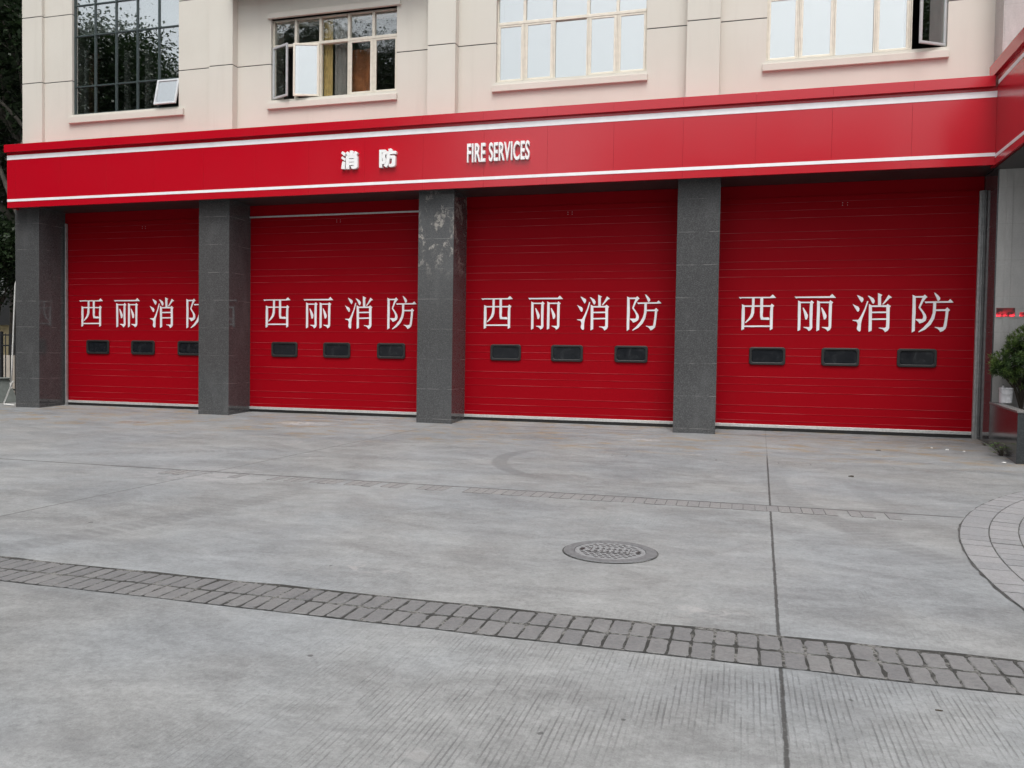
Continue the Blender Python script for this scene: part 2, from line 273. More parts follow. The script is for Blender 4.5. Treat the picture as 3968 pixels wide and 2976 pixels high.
# ---------------------------------------------------------------- mesh helpers
WL = {}
class MB:
    def __init__(s): s.v = []; s.f = []; s.mi = []
    def add(s, vs, fs, m=0):
        k = len(s.v); s.v += [tuple(q) for q in vs]; s.f += [tuple(i+k for i in f) for f in fs]; s.mi += [m]*len(fs); return s
    def box(s, x0, x1, y0, y1, z0, z1, m=0):
        return s.add([(x0,y0,z0),(x1,y0,z0),(x1,y1,z0),(x0,y1,z0),(x0,y0,z1),(x1,y0,z1),(x1,y1,z1),(x0,y1,z1)],
              [(0,3,2,1),(4,5,6,7),(0,1,5,4),(1,2,6,5),(2,3,7,6),(3,0,4,7)], m)
    def prism(s, poly, y0, y1, m=0):        # poly of (x,z), extruded along y
        n = len(poly); a = sum(poly[i][0]*poly[(i+1)%n][1]-poly[(i+1)%n][0]*poly[i][1] for i in range(n))
        if a < 0: poly = poly[::-1]
        vs = [(x, y0, z) for x, z in poly]+[(x, y1, z) for x, z in poly]
        return s.add(vs, [tuple(range(n)), tuple(range(2*n-1, n-1, -1))]+[(i, i+n, (i+1) % n+n, (i+1) % n) for i in range(n)], m)
    def slab(s, poly, z0, z1, m=0):         # poly of (x,y), extruded along z
        n = len(poly); a = sum(poly[i][0]*poly[(i+1)%n][1]-poly[(i+1)%n][0]*poly[i][1] for i in range(n))
        if a < 0: poly = poly[::-1]
        vs = [(x, y, z0) for x, y in poly]+[(x, y, z1) for x, y in poly]
        return s.add(vs, [tuple(range(n-1, -1, -1)), tuple(range(n, 2*n))]+[(i, (i+1) % n, (i+1) % n+n, i+n) for i in range(n)], m)
    def tube(s, pts, r, n=8, m=0, cap=True):
        pts = [Vector(p) for p in pts]; rs = r if isinstance(r, (list, tuple)) else [r]*len(pts); vs = []; fs = []
        for i, p in enumerate(pts):
            d = (pts[min(i+1, len(pts)-1)]-pts[max(i-1, 0)]).normalized()
            a = d.orthogonal().normalized() if i == 0 else (a-d*a.dot(d)).normalized()
            b = d.cross(a)
            for k in range(n):
                q = 2*math.pi*k/n; vs.append(p+(a*math.cos(q)+b*math.sin(q))*rs[i])
        for i in range(len(pts)-1):
            for k in range(n): fs.append((i*n+k, i*n+(k+1) % n, (i+1)*n+(k+1) % n, (i+1)*n+k))
        if cap: fs += [tuple(range(n-1, -1, -1)), tuple(range((len(pts)-1)*n, len(pts)*n))]
        return s.add(vs, fs, m)
    def lathe(s, prof, cx, cy, n=32, m=0):   # prof of (r,z)
        vs = [(cx+r*math.cos(2*math.pi*k/n), cy+r*math.sin(2*math.pi*k/n), z) for r, z in prof for k in range(n)]
        fs = [(i*n+k, i*n+(k+1) % n, (i+1)*n+(k+1) % n, (i+1)*n+k) for i in range(len(prof)-1) for k in range(n)]
        return s.add(vs, fs, m)
    def ring(s, outer, inner, y0, y1, m=0):   # frame between two loops of (x,z) with equal counts
        n = len(outer); vs = [(x, y0, z) for x, z in outer]+[(x, y0, z) for x, z in inner]+[(x, y1, z) for x, z in outer]+[(x, y1, z) for x, z in inner]
        fs = []
        for i in range(n):
            j = (i+1) % n; fs += [(i, j, n+j, n+i), (2*n+i, 3*n+i, 3*n+j, 2*n+j), (i, 2*n+i, 2*n+j, j), (n+i, n+j, 3*n+j, 3*n+i)]
        return s.add(vs, fs, m)
    def build(s, name, mats, parent=None, bevel=0, smooth=False, seg=2):
        me = bpy.data.meshes.new(name); off = WL.get(parent.name, Vector((0, 0, 0))) if parent else Vector((0, 0, 0))
        me.from_pydata([(x-off[0], y-off[1], z-off[2]) for x, y, z in s.v], [], s.f)
        for q in (mats if isinstance(mats, (list, tuple)) else [mats]): me.materials.append(M[q])
        if any(s.mi): me.polygons.foreach_set('material_index', s.mi)
        if smooth: me.polygons.foreach_set('use_smooth', [True]*len(s.f))
        bm = bmesh.new(); bm.from_mesh(me); bmesh.ops.recalc_face_normals(bm, faces=bm.faces); bm.to_mesh(me); bm.free()
        ob = bpy.data.objects.new(name, me); C.objects.link(ob)
        if parent: ob.parent = parent; WL[ob.name] = off
        if bevel:
            md = ob.modifiers.new('bevel', 'BEVEL'); md.width = bevel; md.segments = seg; md.limit_method = 'ANGLE'; md.angle_limit = R(40)
        return ob
def tag(o, label=None, cat=None, group=None, kind=None):
    if label: o['label'] = label
    if cat: o['category'] = cat
    if group: o['group'] = group
    if kind: o['kind'] = kind
    return o
def thing(name, label, cat, loc=(0, 0, 0), group=None):
    o = bpy.data.objects.new(name, None); C.objects.link(o); o.location = loc; o.empty_display_size = .3; WL[o.name] = Vector(loc)
    return tag(o, label, cat, group)
def rrect(x0, x1, z0, z1, r, k=5):
    out = []
    for cx, cz, a0 in ((x1-r, z1-r, 0), (x0+r, z1-r, 90), (x0+r, z0+r, 180), (x1-r, z0+r, 270)):
        for i in range(k+1): a = R(a0+90*i/k); out.append((cx+r*math.cos(a), cz+r*math.sin(a)))
    return out
GLY = {}
GLY['xi']=[[(-6,2680),(584,2682),(638,2727),(701,2663),(605,2656),(57,2658),(19,2646)],[(249,2658),(298,2658),(297,2492),(294,2364),(266,2284),(222,2235),(138,2165),(122,2177),(172,2237),(215,2301),(238,2376),(248,2503)],[(406,2657),(458,2657),(462,2388),(457,2307),(473,2276),(564,2279),(586,2263),(588,2236),(571,2229),(425,2234),(411,2284),(405,2376),(406,2491)],[(57,2538),(110,2517),(115,2376),(114,2237),(112,2133),(107,2046),(57,2020),(56,2132),(57,2295),(55,2388),(60,2480)],[(104,2515),(602,2516),(620,2548),(672,2508),(651,2479),(603,2487),(108,2487)],[(603,2502),(650,2485),(648,2387),(648,2227),(650,2052),(600,2024),(596,2204),(594,2387)],[(108,2115),(600,2120),(601,2089),(106,2086)]]
GLY['li']=[[(1047,2684),(1687,2687),(1733,2731),(1804,2659),(1693,2655),(1111,2657),(1075,2649)],[(1114,2607),(1163,2586),(1166,2376),(1168,2137),(1167,2034),(1117,2011),(1117,2205),(1114,2410)],[(1159,2583),(1335,2582),(1361,2612),(1406,2568),(1385,2544),(1334,2556),(1160,2557)],[(1334,2563),(1385,2546),(1385,2376),(1383,2206),(1387,2081),(1363,2035),(1321,2012),(1304,2041),(1276,2065),(1228,2080),(1223,2094),(1276,2092),(1324,2090),(1337,2103),(1329,2387)],[(1200,2467),(1218,2467),(1268,2387),(1302,2319),(1298,2274),(1280,2237),(1256,2239),(1234,2330)],[(1463,2608),(1515,2585),(1518,2376),(1515,2138),(1514,2036),(1463,2011),(1462,2206),(1464,2410)],[(1510,2582),(1684,2583),(1702,2610),(1756,2569),(1734,2545),(1683,2555),(1511,2556)],[(1683,2562),(1734,2545),(1734,2376),(1732,2207),(1731,2082),(1709,2037),(1665,2012),(1648,2042),(1618,2065),(1568,2082),(1563,2095),(1618,2092),(1671,2091),(1684,2105),(1679,2387)],[(1539,2472),(1558,2468),(1605,2393),(1642,2319),(1640,2274),(1617,2238),(1593,2240),(1575,2319)]]
GLY['xiao']=[[(2179,2709),(2202,2700),(2281,2660),(2298,2630),(2290,2593),(2268,2565),(2255,2577),(2214,2644)],[(2108,2535),(2129,2523),(2208,2485),(2230,2448),(2226,2407),(2206,2387),(2190,2398),(2146,2471)],[(2363,2593),(2384,2591),(2377,2554),(2335,2409),(2279,2242),(2264,2152),(2262,2029),(2244,2009),(2215,2023),(2197,2051),(2193,2073),(2207,2141),(2201,2174),(2182,2202),(2116,2219),(2114,2232),(2204,2232),(2225,2247),(2264,2320),(2323,2454)],[(2550,2744),(2630,2706),(2607,2684),(2610,2506),(2557,2507)],[(2373,2695),(2399,2690),(2468,2648),(2497,2604),(2495,2570),(2471,2537),(2455,2554),(2416,2632)],[(2736,2708),(2800,2658),(2760,2647),(2651,2525),(2630,2531),(2679,2603)],[(2397,2537),(2450,2509),(2455,2387),(2455,2231),(2457,2030),(2402,2002),(2401,2253),(2398,2420)],[(2444,2509),(2702,2513),(2727,2536),(2784,2495),(2767,2473),(2705,2479),(2444,2479)],[(2703,2486),(2765,2475),(2763,2387),(2765,2231),(2765,2076),(2741,2032),(2694,2000),(2675,2031),(2648,2059),(2581,2075),(2583,2087),(2683,2081),(2709,2098),(2711,2254)],[(2447,2390),(2712,2394),(2712,2364),(2448,2362)],[(2448,2260),(2715,2265),(2716,2236),(2449,2231)]]
GLY['fang']=[[(3155,2705),(3206,2681),(3215,2375),(3209,2210),(3209,2026),(3159,1996),(3157,2210),(3158,2474)],[(3202,2681),(3334,2682),(3365,2709),(3411,2662),(3380,2640),(3330,2652),(3203,2652)],[(3330,2660),(3385,2644),(3337,2573),(3295,2469),(3347,2397),(3392,2332),(3404,2277),(3392,2222),(3348,2189),(3287,2165),(3266,2200),(3219,2238),(3221,2251),(3327,2249),(3346,2266),(3347,2315),(3323,2375),(3262,2465),(3279,2518),(3307,2595)],[(3522,2744),(3540,2741),(3593,2692),(3626,2648),(3625,2615),(3598,2589),(3583,2599),(3559,2659)],[(3362,2580),(3762,2585),(3799,2622),(3855,2560),(3764,2555),(3418,2553),(3386,2548)],[(3512,2561),(3562,2561),(3560,2386),(3536,2255),(3479,2146),(3392,2057),(3284,2002),(3271,2011),(3351,2085),(3438,2189),(3485,2277),(3508,2364),(3512,2452)],[(3556,2432),(3719,2434),(3752,2469),(3800,2419),(3774,2392),(3767,2299),(3749,2125),(3734,2070),(3691,2029),(3644,2009),(3631,2037),(3596,2075),(3550,2093),(3552,2104),(3640,2094),(3694,2103),(3707,2168),(3723,2299),(3728,2402),(3556,2403)]]
GLY['bx']=[[(-8213,5707),(-8136,5650),(-8154,5601),(-8180,5608),(-8244,5666)],[(-8215,5599),(-8141,5551),(-8156,5501),(-8186,5518),(-8245,5563)],[(-8212,5499),(-8147,5478),(-8163,5327),(-8241,5343)],[(-8100,5697),(-8050,5661),(-8046,5613),(-8067,5597),(-8099,5599),(-8138,5668)],[(-8042,5705),(-8026,5710),(-7984,5710),(-7959,5691),(-7964,5595),(-8043,5599)],[(-7921,5698),(-7854,5660),(-7895,5602),(-7958,5611)],[(-8136,5605),(-8060,5604),(-8054,5331),(-8131,5331)],[(-8065,5604),(-7895,5605),(-7895,5547),(-8065,5552)],[(-8064,5534),(-7941,5533),(-7940,5476),(-8064,5477)],[(-8064,5463),(-7940,5460),(-7943,5408),(-8063,5407)],[(-7950,5605),(-7895,5605),(-7865,5591),(-7865,5363),(-7892,5336),(-7948,5328),(-8005,5332),(-8019,5388),(-7956,5389),(-7946,5405)]]
GLY['bf']=[[(-7367,5690),(-7310,5690),(-7299,5320),(-7366,5325)],[(-7316,5690),(-7231,5688),(-7214,5673),(-7217,5632),(-7316,5638)],[(-7291,5639),(-7217,5637),(-7218,5614),(-7236,5543),(-7218,5495),(-7218,5445),(-7245,5393),(-7310,5390),(-7311,5446),(-7287,5451),(-7282,5473),(-7308,5540)],[(-7166,5698),(-7108,5706),(-7086,5695),(-7073,5649),(-7152,5649)],[(-7215,5651),(-6998,5651),(-6985,5636),(-6987,5589),(-7230,5596)],[(-7203,5597),(-7127,5596),(-7133,5497),(-7152,5398),(-7199,5322),(-7220,5326),(-7265,5359),(-7221,5426),(-7201,5500)],[(-7134,5562),(-7024,5560),(-7003,5546),(-7005,5365),(-7029,5335),(-7076,5328),(-7141,5329),(-7156,5385),(-7098,5392),(-7085,5407),(-7082,5500),(-7133,5502)]]

# ---------------------------------------------------------------- ground, stamped bands, ring of pavers
g = MB().add([(-400, -400, 0), (400, -400, 0), (400, 400, 0), (-400, 400, 0)], [(0, 1, 2, 3)]).build('ground', 'concrete'); tag(g, kind='structure')
rn = random.Random(4)
def block(mb, x0, x1, y0, y1, z, m=1):
    j = lambda a=.003: rn.uniform(-a, a)
    cx = (x0+x1)/2; cy = (y0+y1)/2; tl = j(.0014); tv = j(.0012); zt = z+j(.0012); o = []
    cn = [(x0, y0), (x1, y0), (x1, y1), (x0, y1)]
    for k in range(4):
        (ax, ay), (bx_, by_) = cn[k], cn[(k+1) % 4]
        for f in (0, .12, .38, .64, .88):
            px, py = ax+(bx_-ax)*f, ay+(by_-ay)*f
            if f == 0: px += (cx-px)*.06*rn.uniform(.3, 1.6); py += (cy-py)*.04*rn.uniform(.3, 1.6)
            chip = .007 if rn.random() < .06 else 0
            px += j()+(chip if px < cx else -chip); py += j()+(chip if py < cy else -chip); o.append((px, py))
    n = len(o); H = lambda x, y, q=0: zt+tl*(x-cx)/(x1-x0)*2+tv*(y-cy)/(y1-y0)*2-q+j(.0004)
    i1 = [(cx+(x-cx)*.955, cy+(y-cy)*.975) for x, y in o]; i2 = [(cx+(x-cx)*.84, cy+(y-cy)*.90) for x, y in o]
    vs = [(x, y, .001) for x, y in o]+[(x, y, max(.002, H(x, y, .0032))) for x, y in o]+[(x, y, H(x, y, .0009)) for x, y in i1]+[(x, y, H(x, y)) for x, y in i2]
    fs = [tuple(range(3*n, 4*n))]+[(r*n+i, r*n+(i+1) % n, (r+1)*n+(i+1) % n, (r+1)*n+i) for r in range(3) for i in range(n)]
    mb.add(vs, fs, m)
mb = MB()
N_ = 60; xs = [-12+ (1.68+12)*i/N_ for i in range(N_+1)]
mb.add([(x, -12.182+rn.uniform(-.006, .006), .004) for x in xs]+[(x, -11.722+rn.uniform(-.010, .012), .004) for x in xs], [(i, i+1, i+N_+2, i+N_+1) for i in range(N_)], 0)
x = -11.9
while x < 1.58:
    p = .1065+rn.uniform(-.004, .004)
    for y0, y1 in ((-12.176, -11.976), (-11.952, -11.762)):
        block(mb, x+.006+rn.uniform(0, .003), x+p-.005, y0, y1, .0075)
    x += p
tag(mb.build('stamped_paving_band', ['joint_dirt', 'stamped_block']), kind='structure')
mb = MB(); xs = [-3.4+(1.9+3.4)*i/40 for i in range(41)]
x = -6.6
while x < 1.75:
    p = .104+rn.uniform(-.006, .006); q = min(1, max(0, (x+6.6)/4.5))
    if rn.random() < .25+.7*q-(.5 if x > 1.2 else 0):
        mb.box(x-.003, x+.003, -8.10+rn.uniform(-.015, .03), -7.80-rn.uniform(0, .03), 0, .003, 0)
        if rn.random() < .7*q: mb.box(x+.004, x+p-.004, -8.105-.004, -8.105+.004, 0, .0028, 0)
        mb.box(x+.004, x+p-.004, -8.095, -7.80, -.01, .0022, 1)
    x += p
tag(mb.build('worn_paving_band', ['joint_grey', 'worn_block']), kind='structure')
mb = MB(); CX, CY = 9.08, -10.3
def arcp(r, a): return (CX+r*math.cos(a), CY+r*math.sin(a))
a0, a1 = R(132), R(232); n = 120
rows = [(7.5, 7.296), (7.286, 7.082), (7.072, 6.868), (6.858, 6.654), (6.644, 6.44)]
vs = [(*arcp(7.512+rn.uniform(-.008, .010), a0+(a1-a0)*i/n), .004) for i in range(n+1)]+[(*arcp(6.42, a0+(a1-a0)*i/n), .004) for i in range(n+1)]
mb.add(vs, [(i, i+1, i+n+2, i+n+1) for i in range(n)], 0)
for k, (ro, ri) in enumerate(rows):
    a = a0+rn.uniform(0, .01)
    while a < a1-.03:
        st = rn.choice((.0265, .0265, .0265, .030, .052))
        gap = .0008 if rn.random() < .9 else .002
        s0, s1 = a+gap, a+st-gap; z = .008+rn.uniform(-.0012, .0012); h = [s0+(s1-s0)*i/3 for i in range(4)]
        loop = [arcp(ro+rn.uniform(-.002, .002), q) for q in h]+[arcp(ri, q) for q in h[::-1]]
        mb.slab(loop, .001, z, 1); a += st
tag(mb.build('circular_paving', ['ring_joint', 'ring_paver']), kind='structure')

# ---------------------------------------------------------------- manhole cover
mh = thing('manhole_cover', 'round grey cast iron manhole cover set in the concrete yard', 'manhole cover', (-.887, -10.20, 0))
mb = MB(); mb.lathe([(.338, .0), (.338, .007), (.330, .011), (.262, .011), (.258, .004), (.258, .001)], -.887, -10.20, 64); mb.build('frame_ring', 'cast_iron', mh, smooth=False)
mb = MB(); mb.lathe([(.347, .0005), (.347, .0035), (.338, .0035)], -.887, -10.20, 64); mb.build('gap_ring', 'joint_dirt', mh)
mb = MB(); mb.lathe([(.0001, .0085), (.254, .0085), (.256, .006), (.256, .001)], -.887, -10.20, 64)
for i in range(-5, 6):
    for j in range(-5, 6):
        px, py = i*.046+(.023 if j % 2 else 0), j*.042
        if math.hypot(px, py) > .232 or (abs(px) < .15 and -.075 < py < .105) or (abs(abs(px)-.205) < .035 and abs(py) < .03): continue
        X0, Y0 = -.887+px, -10.20+py
        mb.box(X0-.015, X0+.015, Y0-.0035, Y0+.0035, .008, .0112, 1); mb.box(X0-.0035, X0+.0035, Y0-.013, Y0+.013, .008, .0113, 1)
mb.build('cover_plate', ['cover_iron', 'worn_stud'], mh)
mb = MB(); P = lambda a, b, c, d, z=.0114: mb.box(-.887+a, -.887+b, -10.20+c, -10.20+d, .008, z)
P(-.145, .145, -.066, -.058); P(-.145, -.138, -.058, .09); P(.138, .145, -.058, .09, .0112)
for q in range(6):
    xx = -.115+q*.042
    P(xx, xx+.03, .03+rn.uniform(0, .01), .038+rn.uniform(0, .01)); P(xx+rn.uniform(0, .02), xx+.026, .055, .062, .0116); P(xx+.01, xx+.016, .02, .075, .0118)
    P(xx, xx+.026, -.025, -.018); P(xx+rn.uniform(0, .018), xx+.024, -.04, -.01, .0117)
mb.build('raised_panel', 'worn_stud', mh)
for sx in (-.205, .205):
    mb = MB(); mb.lathe([(.0001, .0112), (.021, .0112), (.021, .0088)], -.887+sx, -10.20, 16); mb.build('lifting_hole', 'black_rubber', mh)

# ---------------------------------------------------------------- fire station
fs = thing('fire_station', 'beige fire station with a long red fascia, four red doors and grey granite columns', 'building', (-6.5, 0, 0))
XL, XT, ZTOP = -17.33, 4.23, 12.6
COL = [(-17.252, -16.531), (-11.996, -11.198), (-6.611, -5.822), (-1.255, -.456)]
PIL = [(-17.33, -16.728), (-11.96, -11.34), (-6.573, -5.946), (-1.17, -.541)]
GZ = [8.0, 9.605]
zs = [4.9]+[q for z in GZ for q in (z-.011, z+.011)]+[ZTOP]
ZSEG = [(zs[i], zs[i+1]) for i in range(0, len(zs), 2)]
WIN = [(-15.9, -12.84, 7.17, 10.9), (-10.47, -7.375, 7.18, 9.0), (-5.115, -1.97, 7.18, 9.0), (.318, 3.465, 7.18, 9.0)]
mb = MB(); D = .55
YB = [.38, .50, .50, .50]
bays = [(-16.728, -11.96), (-11.34, -6.573), (-5.946, -1.17), (-.541, 4.23)]
for (x0, x1), (wx0, wx1, wz0, wz1), yb in zip(bays, WIN, YB):
    for za, zb in ZSEG:
        for xa, xb, ha, hb in ((x0, wx0, za, zb), (wx1, x1, za, zb), (wx0, wx1, za, min(zb, wz0)), (wx0, wx1, max(za, wz1), zb)):
            if hb-ha > .001: mb.box(xa, xb, yb, yb+D, ha, hb)
    for z in GZ:
        for xa, xb in ((x0, wx0), (wx1, x1)) if wz0 < z < wz1 else ((x0, x1),):
            mb.box(xa, xb, yb+.012, yb+.2, z-.011, z+.011, 1)
# side, back and roof so that the block is closed
mb.box(XL, XL+.3, .9, 9, 0, ZTOP); mb.box(XL, 4.2, 9, 9.3, 0, ZTOP); mb.box(XL, 4.2, .30, 9.3, ZTOP, ZTOP+.3)
mb.build('wall', ['plaster', 'groove_paint'], fs)
for i, (x0, x1) in enumerate(PIL):
    mb = MB()
    for za, zb in ZSEG: mb.box(x0, x1, .30, .92, za, zb)
    for z in GZ: mb.box(x0+.012, x1-.012, .312, .6, z-.011, z+.011, 1)
    mb.build('pilaster', ['plaster', 'groove_paint'], fs)
mb = MB(); mb.box(-11.338, -6.575, .02, .499, 9.57, 9.82); mb.build('ledge', 'plaster', fs, .01)
# dark box behind the glazing of each window: floors, back wall
def room(x0, x1, z0, z1, back):
    m = MB(); y0, y1 = 1.08, 3.6
    m.box(x0, x1, y1, y1+.1, z0, z1); m.box(x0-.1, x0, y0, y1, z0, z1); m.box(x1, x1+.1, y0, y1, z0, z1); m.box(x0, x1, y0, y1, z0-.1, z0); m.box(x0, x1, y0, y1, z1, z1+.1)
    m.build('room', back, fs)
# ---- windows
def curtain(x0, x1, y, z0, z1, mat, parent, amp=.03, wl=.11, name='curtain'):
    m = MB(); n = max(8, int((x1-x0)/wl*8)); vs = []
    for i in range(n+1):
        x = x0+(x1-x0)*i/n; yy = y+amp*math.sin(2*math.pi*(x-x0)/wl)
        vs += [(x, yy, z0), (x, yy, z1)]
    vs += [(a, b+.012, c) for a, b, c in vs]; k = 2*(n+1)
    fs_ = [(2*i, 2*i+2, 2*i+3, 2*i+1) for i in range(n)]+[(k+2*i, k+2*i+1, k+2*i+3, k+2*i+2) for i in range(n)]
    return m.add(vs, fs_).build(name, mat, parent, smooth=True)
def sash(parent, x0, x1, z0, z1, y, mat, gl, hinge=None, ang=0, fw=.042, label=None):
    """casement: frame and pane, swung outwards by ang about its hinge side ('L','R' or 'T')"""
    piv = {'L': (x0, y, 0), 'R': (x1, y, 0), 'T': (0, y, z1), None: (0, 0, 0)}[hinge]
    def rot(p):
        if hinge is None: return p
        a = {'L': -ang, 'R': ang, 'T': -ang}[hinge]; c, s = math.cos(R(a)), math.sin(R(a))
        if hinge == 'T':
            dy, dz = p[1]-piv[1], p[2]-piv[2]; return (p[0], piv[1]+c*dy-s*dz, piv[2]+s*dy+c*dz)
        dx, dy = p[0]-piv[0], p[1]-piv[1]; return (piv[0]+c*dx-s*dy, piv[1]+s*dx+c*dy, p[2])
    m = MB()
    for b in ((x0, x0+fw, z0, z1), (x1-fw, x1, z0, z1), (x0+fw, x1-fw, z0, z0+fw), (x0+fw, x1-fw, z1-fw, z1)): m.box(b[0], b[1], y-.03, y+.008, b[2], b[3])
    m.v = [rot(p) for p in m.v]; so = m.build('sash', mat, parent, .004)
    m = MB().box(x0+fw-.004, x1-fw+.004, y-.014, y-.008, z0+fw-.004, z1-fw+.004); m.v = [rot(p) for p in m.v]; m.build('pane', gl, parent)
    if label: so['label'] = label
def sill(parent, x0, x1, yw, z0, z1, name='sill'):
    MB().box(x0, x1, yw-.065, yw+.115, z0, z1).build(name, 'plaster', parent, .008)
def std_window(x0, x1, yw, gl, opened, gl_open=None):
    z0, zt, z1, y = 7.18, 8.41, 8.999, yw+.12
    W_ = x1-x0; mul = [x0+W_*q for q in (.188, .389, .616, .808)]
    m = MB(); fw = .05
    m.box(x0, x0+.03, y-.03, y+.05, z0, z1); m.box(x1-.03, x1, y-.03, y+.05, z0, z1); m.box(x0+.03, x1-.03, y-.03, y+.05, z0, z0+.03); m.box(x0+.03, x1-.03, y-.03, y+.05, z1-.03, z1)
    for q in mul: m.box(q-.028, q-.003, y-.04, y+.05, z0+.03, zt-.03); m.box(q+.003, q+.028, y-.04, y+.05, z0+.03, zt-.03); m.box(q-.03, q+.03, y-.04, y+.05, zt+.03, z1-.03); m.box(q-.003, q+.003, y-.02, y+.04, z0+.03, zt-.03)
    m.box(x0+.03, x1-.03, y-.045, y+.05, zt-.03, zt+.03)
    wf = m.build('window', 'champagne_frame', fs, .004)
    ed = [x0+.03]+mul+[x1-.03]
    for i in range(5):
        a = ed[i]+(.03 if i else 0); b = ed[i+1]-(.03 if i < 4 else 0)
        MB().box(a-.004, b+.004, y+.008, y+.014, zt+.026, z1-.026).build('pane', gl, wf)
        if i in opened: h, an = opened[i]; sash(wf, a-.01, b+.01, z0+.03, zt-.03, y-.045, 'champagne_frame' if i == 1 else 'silver_frame', gl_open or gl, h, an, .045, 'casement swung open' if an > 20 else 'casement pushed slightly open')
        elif i == 2: MB().box(a-.004, b+.004, y+.008, y+.014, z0+.026, zt-.026).build('pane', gl, wf)
        else: sash(wf, a, b, z0+.03, zt-.03, y-.008, 'champagne_frame', gl)
    sill(wf, x0-.065, x1+.03, yw, 6.97, 7.108)
    return wf
# first bay: tall dark framed glazing
x0, x1, z0, z1 = WIN[0]; y = .46; m = MB()
cols = [x0+.025, -15.28, -14.67, -14.06, -13.45, x1-.025]; rws = [z0+.025, 7.86, 9.08, 9.82, z1-.02]
for q in cols: m.box(q-.016, q+.016, y-.02, y+.06, z0, z1)
for i in range(5):
    for q in rws: m.box(cols[i]+.016, cols[i+1]-.016, y-.015, y+.055, q-.016, q+.016)
w1 = m.build('window', 'dark_frame', fs, .004); w1['label'] = 'tall window with dark frame and mirror glass'
for i in range(5):
    for j in range(4):
        if (i, j) == (4, 0): continue
        MB().box(cols[i]+.012, cols[i+1]-.012, y+.01+.0004*i, y+.016+.0004*i, rws[j]+.013, rws[j+1]-.013).build('pane', 'mirror_glass', w1)
sash(w1, cols[4]+.0, x1-.005, rws[0]+.01, rws[1]-.03, y-.03, 'silver_frame', 'mirror_glass', 'T', 13, .045, 'pale awning sash pushed open at the bottom')
sill(w1, -15.90-.07, -12.68, .38, 6.955, 7.112)
curtain(-15.62, -15.32, .62, 7.2, 8.7, 'brown_blind', w1, .02, .06)
m = MB().box(-15.72, -15.68, .58, .64, 7.2, 8.8); m.build('blind_rail', 'white_blind', w1)
curtain(-15.84, -12.9, .58, 9.10, 10.85, 'white_blind', w1, .012, .5, 'blind')
for q in (-14.55, -13.95): MB().box(q-.07, q+.05, .66, .74, 7.2, 8.7).build('post', 'grey_blind', w1)
w2 = std_window(-10.47, -7.375, .50, 'wavy_glass', {0: ('L', 23), 1: ('R', 16)}, 'mirror_glass')
curtain(-9.23, -9.02, .70, 7.2, 8.95, 'yellow_curtain', w2, .02, .07); curtain(-8.98, -8.70, .74, 7.2, 8.95, 'grey_blind', w2, .012, .12)
curtain(-8.68, -7.98, .78, 7.2, 8.25, 'rust_curtain', w2, .02, .3)
MB().box(-10.535, -7.275, .435, .615, 9.0, 9.12).build('lintel', 'plaster', w2, .008)
w3 = std_window(-5.115, -1.97, .50, 'mirror_glass', {}); w4 = std_window(.318, 3.465, .50, 'mirror_glass', {4: ('R', 30)})
curtain(-5.1, -2.0, 1.02, 7.2, 8.99, 'white_blind', w3, .012, .6, 'blind'); curtain(.33, 2.82, 1.02, 7.2, 8.99, 'white_blind', w4, .012, .6, 'blind')
for (x0, x1, z0, z1) in WIN: room(x0-.3, x1+.3, 6.9, z1+.3, 'dark_room')

# ---- granite columns
for i, (x0, x1) in enumerate(COL):
    o = MB().box(x0, x1, 0, 1.2, -.05, 4.9).build('column', 'stained_granite' if i == 2 else 'granite', fs, .006)
    if i == 2: o['label'] = 'granite column with pale lime stains near its top'
MB().box(4.23, 4.252, .006, 1.2, -.05, 4.9).build('door_jamb', 'granite', fs, .006)
# ---- tower at the right end, rough stone
m = MB(); m.box(4.2525, 12, .004, 9.0, 0, ZTOP+.4); m.box(4.23, 4.2525, .004, 9.0, 4.9, ZTOP+.4); m.box(4.378, 4.476, -.006, .004, .7, 4.83)
m.build('stone_tower', 'stone_cladding', fs, .004)
# ---- red canopy fascia
m = MB(); xe = 4.10
k = 0
while xe > -17.18:
    xa = max(-17.19, xe-1.3142); m.box(xa+.001, xe-.001, -.28, -.22, 4.838, 6.156); xe -= 1.3142
m.box(-17.19, 4.10, -.22, .40, 4.90, 6.20)
m.box(-17.19, -17.13, -.2195, .398, 4.838, 4.90)
xe = 4.10
while xe > -17.18:
    xa = max(-17.215, xe-1.3142); m.box(xa+.0008, min(xe-.0008, 4.06), -.345, .40, 6.157, 6.337); xe -= 1.3142
fa = m.build('fascia', 'red_panel', fs, .0012)
MB().box(-17.185, 4.10, -.285, -.279, 5.985, 6.090).build('stripe', 'white_film', fa); MB().box(-17.185, 4.10, -.285, -.279, 4.984, 5.043).build('stripe', 'white_film', fa)
MB().box(-17.12, 4.22, -.2195, 1.19, 4.872, 4.899).build('soffit', 'soffit_panel', fs)
# porch canopy standing out from the tower
m = MB(); y1 = -3.75
m.box(4.10, 12, y1, -.006, 4.838, 6.36); m.box(4.04, 12.06, y1-.06, .0, 6.36, 6.585)
pc = m.build('porch_canopy', 'red_panel', fs, .003)
MB().box(4.095, 4.101, y1, -.284, 4.957, 5.012).build('stripe', 'white_film', pc); MB().box(4.095, 4.101, y1, -.345, 6.185, 6.253).build('stripe', 'white_film', pc)
MB().box(4.15, 11.95, y1+.05, -.01, 4.815, 4.838).build('soffit', 'soffit_panel', pc)
m = MB(); m.box(7.0, 7.7, y1+.25, y1+.95, 0, 4.815); m.build('column', 'granite', fs, .006)

